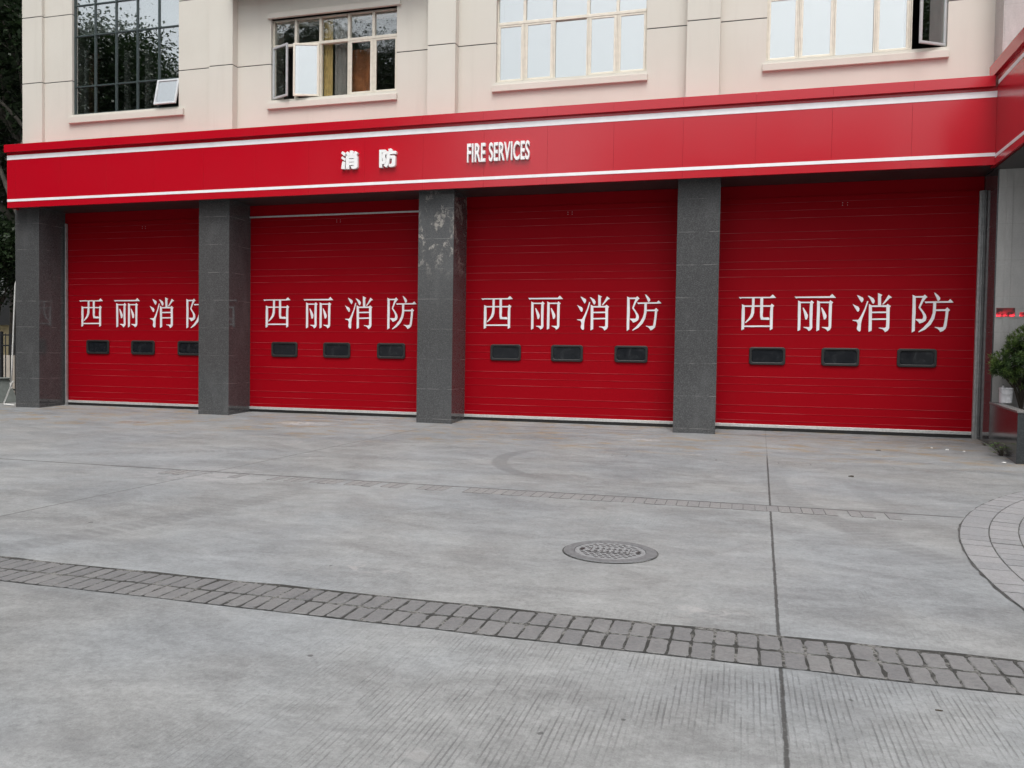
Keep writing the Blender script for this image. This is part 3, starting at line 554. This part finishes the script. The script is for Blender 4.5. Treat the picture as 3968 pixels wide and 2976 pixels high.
# ---- sign characters on the fascia
def glyph(name, polys, y0, y1, mat, parent, ox=0, bevel=0):
    m = MB()
    for k, pl in enumerate(polys): m.prism([(ox+a/1000, b/1000) for a, b in pl], y0+.0004*k, y1, 0)
    return m.build(name, mat, parent, bevel)
for nm in ('bx', 'bf'): glyph('sign_character', GLY[nm], -.345, -.279, 'white_paint', fa)
def letters(txt, x0, x1, z0, z1, depth, parent):
    cu = bpy.data.curves.new('letters', 'FONT'); cu.body = txt; cu.size = 1; cu.offset = .018; cu.extrude = .5; cu.space_character = 1.06
    ob = bpy.data.objects.new('letters', cu); C.objects.link(ob); bpy.context.view_layer.update()
    me = bpy.data.meshes.new_from_object(ob.evaluated_get(bpy.context.evaluated_depsgraph_get())); bpy.data.objects.remove(ob); bpy.data.curves.remove(cu)
    xs_ = [v.co.x for v in me.vertices]; ys_ = [v.co.y for v in me.vertices]; ax, bx_, ay, by_ = min(xs_), max(xs_), min(ys_), max(ys_)
    bm = bmesh.new(); bm.from_mesh(me); bmesh.ops.remove_doubles(bm, verts=bm.verts, dist=1e-5)
    for v in bm.verts:
        v.co = Vector((x0+(v.co.x-ax)/(bx_-ax)*(x1-x0), -.279-(v.co.z+.5)*depth, z0+(v.co.y-ay)/(by_-ay)*(z1-z0)))
    left = set(bm.verts); parts = []
    while left:                                         # one object per letter
        st = [left.pop()]; grp = set(st)
        while st:
            for e in st.pop().link_edges:
                for q in e.verts:
                    if q in left: left.discard(q); grp.add(q); st.append(q)
        parts.append(grp)
    for grp in sorted(parts, key=lambda g_: min(v.co.x for v in g_)):
        idx = {v: i for i, v in enumerate(grp)}; m = MB()
        m.add([tuple(v.co) for v in idx], [tuple(idx[v] for v in f.verts) for f in bm.faces if f.verts[0] in idx])
        m.build('sign_letter', 'white_paint', parent)
    bm.free(); bpy.data.meshes.remove(me)
letters('FIRE', -5.437, -5.052, 5.335, 5.71, .06, fa); letters('SERVICES', -4.975, -4.135, 5.335, 5.71, .06, fa)

# ---- the four sectional doors (origin: left tip of the first character)
YD = .84
def make_door(X0):
    # leaf: one sheet drawn from its vertical section, beads where the ribs run
    prof = [(.10, 0)]; ks = []
    for k in range(8):
        t_ = .533+.569*k; ks += [(t_-.30, 1), (t_-.15, 1), (t_, 2)]
    for z, kind in ks:
        if z < .14 or z > 4.56: continue
        h_ = .0085 if kind == 1 else .011
        prof += [(z-.007, 0), (z-.003, h_*.5), (z+.0035, h_*.5), (z+.007, 0)]
    prof.append((4.62, 0)); n = len(prof); xa, xb = -.42, 4.335
    vs = [(X0+xa, YD-h_, z) for z, h_ in prof]+[(X0+xb, YD-h_, z) for z, h_ in prof]+[(X0+xa, YD+.06, z) for z, h_ in prof]+[(X0+xb, YD+.06, z) for z, h_ in prof]
    fc = [(i, i+n, i+n+1, i+1) for i in range(n-1)]+[(2*n+i, 2*n+i+1, 3*n+i+1, 3*n+i) for i in range(n-1)]
    fc += [(0, 2*n, 3*n, n), (n-1, 2*n-1, 4*n-1, 3*n-1)]
    lm = MB().add(vs, fc)
    for i in range(n-1):
        if prof[i][1] > 0 and prof[i+1][1] > 0: lm.mi[i] = 1
    leaf_ = lm.build('garage_door', ['red_door', 'pale_rib'], fs)
    for nm in ('xi', 'li', 'xiao', 'fang'): glyph('door_character', GLY[nm], YD-.0145, YD-.002, 'white_film', leaf_, X0)
    for c in (.56, 1.908, 3.258):
        a, b, z0, z1 = X0+c-.343, X0+c+.343, 1.341, 1.690
        MB().ring(rrect(a, b, z0, z1, .055), rrect(a+.05, b-.05, z0+.05, z1-.045, .045), YD-.034, YD-.001).build('window_frame', 'black_rubber', leaf_, .012)
        MB().prism(rrect(a+.045, b-.045, z0+.045, z1-.04, .045), YD-.013, YD-.002).build('window_pane', 'door_glazing', leaf_)
    MB().box(X0-.40, X0+4.30, YD-.022, YD+.03, .098, .158).build('bottom_strip', 'aluminium', leaf_, .004)
    MB().box(X0-.40, X0+4.30, YD-.012, YD+.03, .045, .0978).build('bottom_seal', 'black_rubber', leaf_)
    for dx in (0, .09):
        for dz in (0, .045): MB().box(X0+1.87+dx, X0+1.881+dx, YD-.006, YD-.001, 4.43+dz, 4.441+dz).build('bolt', 'galvanised', leaf_)
    MB().box(X0-.42, X0+4.30, YD-.03, YD+.05, 4.62, 4.872).build('lintel_panel', 'red_door', leaf_, .004)
    return leaf_
def copy_tree(o, dx, parent=None):
    c = o.copy(); C.objects.link(c); c.parent = parent or o.parent
    if parent is None: c.location.x += dx
    for ch in list(o.children): copy_tree(ch, 0, c)
    return c
d4 = make_door(-.075); doors = [d4]
for X0 in (-5.459, -10.833, -16.112): doors.append(copy_tree(d4, X0+.075))
for (xa, xb), X0 in zip([(-.456, 4.23), (-5.822, -1.255), (-11.198, -6.611), (-16.531, -11.996)], (-.075, -5.459, -10.833, -16.112)):
    d_ = doors[[-.075, -5.459, -10.833, -16.112].index(X0)]
    if X0 in (-.075, -16.112):
        for a, b in ((xb-.085, xb-.045),) if X0 > -1 else ((xa+.04, xa+.075),):
            m = MB().box(a, b, YD-.09, YD-.023, .02, 4.60); m.build('guide_rail', 'galvanised', fs, .004)
        a = xb-.045 if X0 > -1 else xa
        MB().box(a, a+.045 if X0 > -1 else a+.04, YD-.05, YD-.022, .02, 4.62).build('guide_rail', 'galvanised', fs, .003)
    hb = .035 if X0 == -10.833 else .010
    MB().box(xa, xb, YD-.05, YD-.031, 4.62-hb, 4.62).build('lintel_bar', 'aluminium' if hb > .02 else 'red_door', fs, .002)
    m = MB().add([(xa, .02, .003), (xb, .02, .003), (xb, .78, .034), (xa, .78, .034), (xa, 1.3, .036), (xb, 1.3, .036)], [(0, 1, 2, 3), (3, 2, 5, 4)])
    tag(m.build('threshold', 'concrete'), kind='structure')

# ---------------------------------------------------------------- planter at the porch
pl = thing('planter', 'dark polished granite planter box with a light coping beside the right door', 'planter', (5.4, -1.5, 0))
A, B = (4.222, -.003), (3.80, -2.97)
out = [A, B, (9.0, -2.97), (9.0, -.003)]; inn = [(A[0]+.13, A[1]), (B[0]+.16, B[1]+.15), (8.85, -2.82), (8.85, -.003)]
m = MB(); m.slab([A, (A[0]+.10, A[1]), (B[0]+.11, B[1]+.1), B], -.02, .726); m.slab([B, (B[0]+.11, B[1]+.1), (8.9, -2.87), (9, -2.97)], -.02, .726); m.box(8.9, 9, -2.86, -.004, -.02, .726)
m.build('wall', 'planter_granite', pl, .003)
m = MB(); e = .012
for p, q, r_, s in ((0, 1, 1, 0), (1, 2, 2, 1), (2, 3, 3, 2)):
    o0 = [(A[0]-e, A[1]), (B[0]-e, B[1]-e), (9+e, B[1]-e), (9+e, A[1])]
    m.slab([o0[p], o0[q], inn[r_], inn[s]], .728, .757)
m.build('coping', 'coping_stone', pl, .003)
MB().slab([(A[0]+.09, -.005), (B[0]+.10, -2.86), (8.9, -2.86), (8.9, -.005)], .3, .66).build('soil', 'soil', pl)
# ---- strap-leaved bushes growing in it
def rosette_bush(name, label, base, lobes, seed, nros, L):
    rr = random.Random(seed); t_ = thing(name, label, 'bush', base, 'bushes in the planter'); bx, by, bz = base
    st = MB(); lf = MB()
    for cx, cy, cz, rx in lobes:
        st.tube([(bx, by, bz-.04), (bx+.3*(cx-bx)+rr.uniform(-.02, .02), by+.3*(cy-by), bz+.45*(cz-bz)), (cx, cy, cz)], [.018, .014, .006], 6)
        for _ in range(int(nros*rx*rx/.05)):
            u = Vector((rr.gauss(0, 1), rr.gauss(0, 1), rr.gauss(0, 1))).normalized(); rad = rr.random()**.35
            if u.z < -.35 and rr.random() < .5: continue
            c = Vector((cx, cy, cz))+Vector((u.x*rx, u.y*rx, u.z*rx*.9))*rad
            ax = (u*.75+Vector((0, 0, .75))+Vector((rr.uniform(-.3, .3), rr.uniform(-.3, .3), 0))).normalized()
            e1 = ax.orthogonal().normalized(); e2 = ax.cross(e1); dark = 1 if rad < .72 or rr.random() < .25 else 0
            if rr.random() < .3: st.tube([c-ax*.12-u*.04, c], [.005, .003], 4, cap=False)
            nb = rr.randint(11, 16); ph_ = rr.random()*6
            for k in range(nb):
                a = ph_+2.4*k; tilt = .35+1.0*k/nb; ll = L*rr.uniform(.75, 1.15)
                d = (ax*math.cos(tilt)+(e1*math.cos(a)+e2*math.sin(a))*math.sin(tilt)).normalized()
                s_ = d.cross(ax); s_ = (s_ if s_.length > .05 else e1).normalized()*.0078*(1 if L > .06 else .8)
                p0 = c-ax*.02*k/nb; p1 = p0+d*ll*.55; p2 = p0+d*ll-Vector((0, 0, 1))*ll*.14
                lf.add([p0-s_*.4, p0+s_*.4, p1+s_, p1-s_, p2], [(0, 1, 2, 3), (3, 2, 4)], dark)
    st.build('stem', 'twig_brown', t_); lf.build('foliage', ['bush_leaf', 'bush_dark'], t_)
rosette_bush('planter_bush', 'rounded green bush with narrow leaves behind the white bucket', (4.64, -.24, .66),
    [(4.30, -.45, 1.42, .24), (4.55, -.42, 1.55, .30), (4.68, -.38, 1.88, .24), (4.46, -.40, 1.27, .14), (4.82, -.55, 1.5, .30), (4.5, -.35, 1.75, .18), (4.24, -.5, 1.33, .16), (4.42, -.30, 1.24, .13), (4.68, -.2, 1.08, .16), (4.16, -.5, 1.40, .10)], 3, 62, .10)
rosette_bush('planter_bush', 'bright green narrow leaved bush at the right edge of the planter', (4.95, -1.15, .66),
    [(4.82, -1.05, 1.26, .2), (5.05, -1.1, 1.5, .3), (5.2, -1.2, 1.25, .25)], 8, 50, .105)
# ---- white bucket
bk = thing('bucket', 'white plastic bucket with a wire handle on the planter coping', 'bucket', (4.366, -.36, .757))
MB().lathe([(.001, .76), (.092, .758), (.098, .765), (.103, 1.0), (.109, 1.004), (.109, 1.016), (.103, 1.02), (.098, 1.022), (.094, .80), (.001, .79)], 4.366, -.36, 32).build('body', 'white_plastic', bk, smooth=False)
MB().lathe([(.0985, 1.0), (.1125, 1.0), (.1125, .992), (.0985, .992)], 4.366, -.36, 32).build('rim', 'white_plastic', bk)
hp = [(4.366+.112*math.cos(a), -.36-.112*math.sin(a), .985-.085*math.sin(a)) for a in [math.pi*i/14 for i in range(15)]]
MB().tube(hp, .0035, 6).build('handle', 'galvanised', bk, smooth=True)
bt = thing('bottle', 'small pale bottle standing in the white bucket', 'bottle', (4.33, -.33, .80))
MB().lathe([(.001, .80), (.018, .80), (.018, 1.02), (.014, 1.04), (.009, 1.05), (.009, 1.06)], 4.33, -.33, 14).build('body', 'white_plastic', bt, smooth=True)
MB().lathe([(.012, 1.058), (.012, 1.08), (.001, 1.081)], 4.33, -.33, 14).build('cap', 'grey_plastic', bt)
# ---- weeds at the foot of the planter
def weed(label, x, y, h, n, seed):
    rr = random.Random(seed); t_ = thing('weed', label, 'weed', (x, y, 0)); lf = MB(); st = MB()
    for _ in range(n):
        a = rr.random()*6.28; r_ = rr.random()**.6*h*.6; zz = rr.uniform(.25, 1)*h; c = Vector((x+r_*math.cos(a)-.04, y+r_*math.sin(a)*.7, zz))
        st.tube([(x+rr.uniform(-.02, .02), y, 0), c], [.003, .0015], 4, cap=False)
        d = Vector((math.cos(a), math.sin(a), rr.uniform(-.2, .4))).normalized(); s_ = d.cross(Vector((rr.uniform(-.4, .4), rr.uniform(-.4, .4), 1))).normalized(); L = rr.uniform(.035, .06)*h/.18
        lf.add([c, c+d*L*.4+s_*L*.42, c+d*L, c+d*L*.4-s_*L*.42], [(0, 1, 2, 3)])
    st.build('stem', 'twig_brown', t_); lf.build('foliage', 'weed_leaf', t_)
weed('leafy dark green weed at the foot of the granite planter', 3.91, -1.90, .21, 46, 2); weed('tiny weed sprout in the corner where door jamb meets planter', 4.13, -.18, .07, 12, 5)
# ---- bits of litter
def scrap(label, x, y, sx, sy, rz, mat='paper', h=.012):
    rr = random.Random(int(x*977+y*131)); vs = []; n = 7
    for k in range(n):
        a = 6.283*k/n; vs.append((x+math.cos(a+rz)*sx*rr.uniform(.7, 1.1), y+math.sin(a)*sy*rr.uniform(.7, 1.1), h*rr.uniform(.3, 1)+.001))
    lo = [(a, b, .0005) for a, b, c in vs]; m = MB(); m.add(vs+lo+[(x, y, h)], [(k, (k+1) % n, 2*n) for k in range(n)]+[(k, k+n, (k+1) % n+n, (k+1) % n) for k in range(n)])
    o = m.build('litter', mat); tag(o, label, 'litter')
scrap('larger crumpled white scrap on the apron left of the planter', 3.28, -1.31, .026, .018, .4, h=.018); scrap('small white scrap left of the larger crumpled scrap', 3.10, -1.05, .015, .012, 1.2, h=.012)
scrap('small white scrap nearest the weed, right of the crumpled scrap', 3.50, -1.42, .017, .011, .2, h=.010); scrap('flat white scrap at the front corner of the planter', 3.68, -2.86, .036, .015, 0, h=.010)
scrap('brown dry leaf on the apron before the right door', 2.15, -1.85, .05, .014, .3, 'twig_brown'); scrap('dark curled leaf lying between the rows of stamped paving', 1.33, -5.3, .035, .02, .8, 'twig_brown', .02)
scrap('dark twig on the raked concrete right of the joint', .80, -12.46, .016, .004, 0, 'twig_brown', .006)
# ---- red LED reflection in the tower stone, put in as glowing plates
ls = thing('led_reflection', 'red LED reflection in the grey stone wall, added as a glowing patch', 'reflection', (4.55, 0, 2.3))
MB().box(4.255, 4.80, -.010, .003, 2.235, 2.43).build('added_backing_plate', 'stone_cladding', ls); m = MB()  # stone plate added only to carry the glowing patches
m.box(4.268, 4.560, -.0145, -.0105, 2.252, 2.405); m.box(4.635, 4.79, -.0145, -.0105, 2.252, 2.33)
m.build('glow_patch', 'reflection_glow', ls)

# ---------------------------------------------------------------- left of the station: pole, fence, bin, trees, house
wp = thing('pipe', 'thin white pipe leaning beside the left granite column, bent at its foot', 'pipe', (-17.7, .3, 0))
MB().tube([(-17.55, .32, 3.2), (-17.58, .3, 3.0), (-17.692, .3, .98), (-17.721, .3, .51)], .019, 8).build('upright', 'pipe_white', wp, smooth=True)
MB().tube([(-17.63, .29, .62), (-17.66, .29, .60), (-17.93, .27, .05), (-17.90, .27, .035), (-17.59, .27, .018)], .019, 8).build('foot', 'pipe_white', wp, smooth=True)
MB().tube([(-17.715, .3, .44), (-17.728, .3, .58)], .027, 10).build('coupling', 'pipe_white', wp)
fe = thing('fence', 'black iron bar fence left of the station', 'fence', (-20, 2, 0))
m = MB(); m.box(-24.5, -17.4, 1.98, 2.02, 1.80, 1.84); m.box(-24.5, -17.4, 1.985, 2.015, 1.51, 1.55); m.box(-24.5, -17.4, 1.985, 2.015, .28, .33); m.build('rail', 'iron_bar', fe)
m = MB(); x = -24.4; nb = 0
while x < -17.42:
    m.tube([(x, 2, 0.0), (x, 2, 1.86)], .014, 6); x += .166
m.build('bars', 'iron_bar', fe)
for x in (-24.45, -22.0, -19.9): MB().box(x-.035, x+.035, 1.965, 2.035, 0, 1.92).build('post', 'iron_bar', fe)
lw = MB().box(-40, -17.4, 3.4, 3.7, 0, 1.25).build('low_wall', 'pale_render'); tag(lw, 'low grey boundary wall behind the iron fence', 'wall')
bn = thing('bin', 'grey plastic bin with tapered sides before the fence', 'bin', (-19.25, 1.2, 0))
m = MB(); q = [(-19.62, .85), (-18.78, .85), (-18.78, 1.5), (-19.62, 1.5)]; p = [(-19.5, .95), (-18.98, .95), (-18.98, 1.42), (-19.5, 1.42)]
m.add([(a, b, 0) for a, b in q]+[(a, b, .62) for a, b in p], [(0, 3, 2, 1), (4, 5, 6, 7), (0, 1, 5, 4), (1, 2, 6, 5), (2, 3, 7, 6), (3, 0, 4, 7)]); m.build('body', 'grey_plastic', bn, .02)
m = MB().box(-19.54, -18.94, .91, 1.46, .622, .665); m.build('lid', 'grey_plastic', bn, .015)
hr = thing('hose_coil', 'dark hose coil hanging on the fence beside the white pipe', 'hose', (-17.62, 1.9, .9))
MB().tube([(-17.72+.2*math.cos(a), 1.92, .72+.26*math.sin(a)) for a in [i*.35 for i in range(19)]], .03, 8).build('loop', 'black_rubber', hr, smooth=True)
MB().tube([(-17.72+.16*math.cos(a), 1.86, .70+.22*math.sin(a)) for a in [i*.35 for i in range(19)]], .03, 8).build('loop', 'black_rubber', hr, smooth=True)

def limb(m, rr, p, d, L, r, depth, tips, k=0):
    pts = [p]; rs = [r]; q = p.copy(); dd = d.copy()
    for i in range(3):
        dd = (dd+Vector((rr.uniform(-.22, .22), rr.uniform(-.22, .22), rr.uniform(-.05, .18)))).normalized(); q = q+dd*L/3; pts.append(q.copy()); rs.append(r*(1-.16*(i+1)))
    m.tube(pts, rs, 7 if r > .05 else 5, k, cap=False)
    if depth == 0: tips.append(q); return
    if depth <= 2: tips.append(pts[2])
    for _ in range(rr.choice((2, 3, 3))):
        a = rr.random()*6.28; s_ = dd.orthogonal().normalized(); t2 = dd.cross(s_); sp = rr.uniform(.45, .95)
        nd = (dd*math.cos(sp)+(s_*math.cos(a)+t2*math.sin(a))*math.sin(sp)+Vector((0, 0, .12))).normalized()
        limb(m, rr, q, nd, L*rr.uniform(.62, .82), r*.56, depth-1, tips, k)
def tree_mesh(seed, H, leaf_, clump, nleaf, bark='bark', trunk_r=.2, depth=4, lean=(0, 0)):
    """returns trunk and crown MB built round the origin"""
    rr = random.Random(seed); tr = MB(); cr = MB(); tips = []
    p0 = Vector((0, 0, -.1)); p1 = Vector((lean[0]*.5, lean[1]*.5, H*.16)); p2 = Vector((lean[0], lean[1], H*.30)); tr.tube([p0, p1, p2], [trunk_r*1.25, trunk_r, trunk_r*.85], 10)
    for k in range(4):
        a = 1.57*k+rr.uniform(-.5, .5); limb(tr, rr, p2, Vector((math.cos(a)*.8, math.sin(a)*.8, 1)).normalized(), H*.23, trunk_r*.55, depth-1, tips)
    limb(tr, rr, p2, Vector((.05, 0, 1)), H*.26, trunk_r*.6, depth-1, tips)
    for tp in tips:
        cc = tp+Vector((rr.uniform(-.3, .3), rr.uniform(-.3, .3), rr.uniform(-.2, .3)))*clump
        for _ in range(int(nleaf*rr.uniform(.4, 1.5))):
            u = Vector((rr.gauss(0, .5), rr.gauss(0, .5), rr.gauss(0, .36)))*clump; c = cc+u; L = leaf_*rr.uniform(.6, 1.3)
            d = Vector((rr.gauss(0, 1), rr.gauss(0, 1), rr.gauss(-.3, .6))).normalized(); s_ = d.cross(Vector((rr.gauss(0, .5), rr.gauss(0, .5), 1))).normalized()*L*.3
            cr.add([c, c+d*L*.45+s_, c+d*L, c+d*L*.45-s_], [(0, 1, 2, 3)])
    return tr, cr
def plant_tree(proto, x, y, rz, s, label, group, name='tree', z=0):
    o = thing(name, label, 'tree', (x, y, z), group); o.rotation_euler.z = rz; o.scale = (s, s, s)
    for nm, me in zip(('trunk', 'crown'), proto):
        c = bpy.data.objects.new(nm, me); C.objects.link(c); c.parent = o
    return o
def proto(seed, *a, **k):
    tr, cr = tree_mesh(seed, *a, **k); res = []
    for nm, mb_, mt in (('trunk', tr, k.get('bark', 'bark')), ('crown', cr, 'tree_leaf')):
        o = mb_.build(nm, mt, None, smooth=(nm == 'trunk')); me = o.data; bpy.data.objects.remove(o); res.append(me)
    return res
near = proto(11, 11.5, .17, .85, 95, bark='pale_bark', trunk_r=.17, depth=4); low = proto(23, 6.0, .15, .8, 70, trunk_r=.10, depth=4)
far = proto(37, 15.0, .14, 1.35, 760, trunk_r=.28, depth=4)
G1 = 'trees behind the fence'
plant_tree(near, -21.2, 4.9, .4, 1.25, 'tall leafy tree with pale branches close behind the fence', G1)
plant_tree(near, -24.6, 7.6, 2.2, 1.45, 'tall dark tree second back from the fence', G1)
plant_tree(low, -22.4, 6.4, 1.0, 1.0, 'small dense tree filling the gap under the tall trees', G1)
plant_tree(low, -25.8, 9.5, 3.0, 1.35, 'bushy tree deep in the shade behind the fence', G1)
plant_tree(far, -31.0, 13.0, 1.7, 1.35, 'big dark tree at the back of the grove', G1)
plant_tree(far, -35.0, 17.0, 3.3, 1.7, 'tallest tree at the far back of the grove', G1)
plant_tree(far, -26.5, 11.0, 5.1, 1.1, 'broad shady tree between the near trees and the back of the grove', G1)
plant_tree(low, -23.3, 4.6, 4.4, .95, 'bushy low tree with its crown just above the fence', G1)
plant_tree(low, -20.9, 9.0, 5.6, 1.1, 'dense low tree behind the corner of the station', G1)
plant_tree(near, -20.4, 7.4, 3.6, 1.2, 'slim tree standing beside the corner of the station', G1)
hb = thing('house', 'pale yellow house wall glimpsed under the trees at far left', 'house', (-34, 21, 0))
MB().box(-44, -27, 18, 24, 0, 2.7).build('wall', 'yellow_render', hb); MB().prism([(-44.6, 2.7), (-26.4, 2.7), (-35.5, 4.6)], 17.5, 24.5).build('roof', 'soffit_panel', hb)

# ---------------------------------------------------------------- across the yard, behind the viewer (seen only as reflections in the glazing)
G2 = 'street trees across the yard'
for i, (x, y, s, rz) in enumerate(((-18.6, -20.0, 1.17, .3), (-21.5, -23.0, 1.28, 2.1), (-36.6, -21.5, 1.36, 5.2), (-45, -25, 1.4, 1.1), (-37, -4.0, 1.35, 3.1), (-39.0, -13.0, 1.1, 0.4), (19.5, -7.5, 1.2, 1.9))):
    plant_tree(far, x, y, rz, s, 'tall street tree across the yard from the station', G2, 'street_tree')
def block_house(label, x0, x1, y0, y1, h, wallm, roofm, floors):
    b = thing('apartment_building', label, 'building', ((x0+x1)/2, (y0+y1)/2, 0))
    MB().box(x0, x1, y0, y1, 0, h).build('wall', wallm, b)
    e = .9; r0 = [(x0-e, y0-e), (x1+e, y0-e), (x1+e, y1+e), (x0-e, y1+e)]; ym = (y0+y1)/2; dd = (y1-y0)/2
    m = MB(); m.add([(a, c, h+.01) for a, c in r0]+[(x0+dd, ym, h+3), (x1-dd, ym, h+3)], [(0, 3, 2, 1), (0, 1, 5, 4), (2, 3, 4, 5), (1, 2, 5), (3, 0, 4)]); m.build('roof', roofm, b)
    fh = h/floors; n = int((x1-x0)/3.2)
    for f in range(floors):
        for k in range(n):
            cx = x0+(x1-x0)*(k+.5)/n; m = MB().box(cx-.8, cx+.8, y1-.02, y1+.03, f*fh+1.0, f*fh+fh-.6); m.build('window', 'door_glazing', b)
block_house('ochre walled house with a hipped roof across the yard', -64, -39.5, -46, -35, 21.6, 'terracotta', 'soffit_panel', 4)
block_house('pale apartment block with a grey hipped roof far across the street', -14, 16, -78, -64, 24.5, 'pale_render', 'soffit_panel', 7)
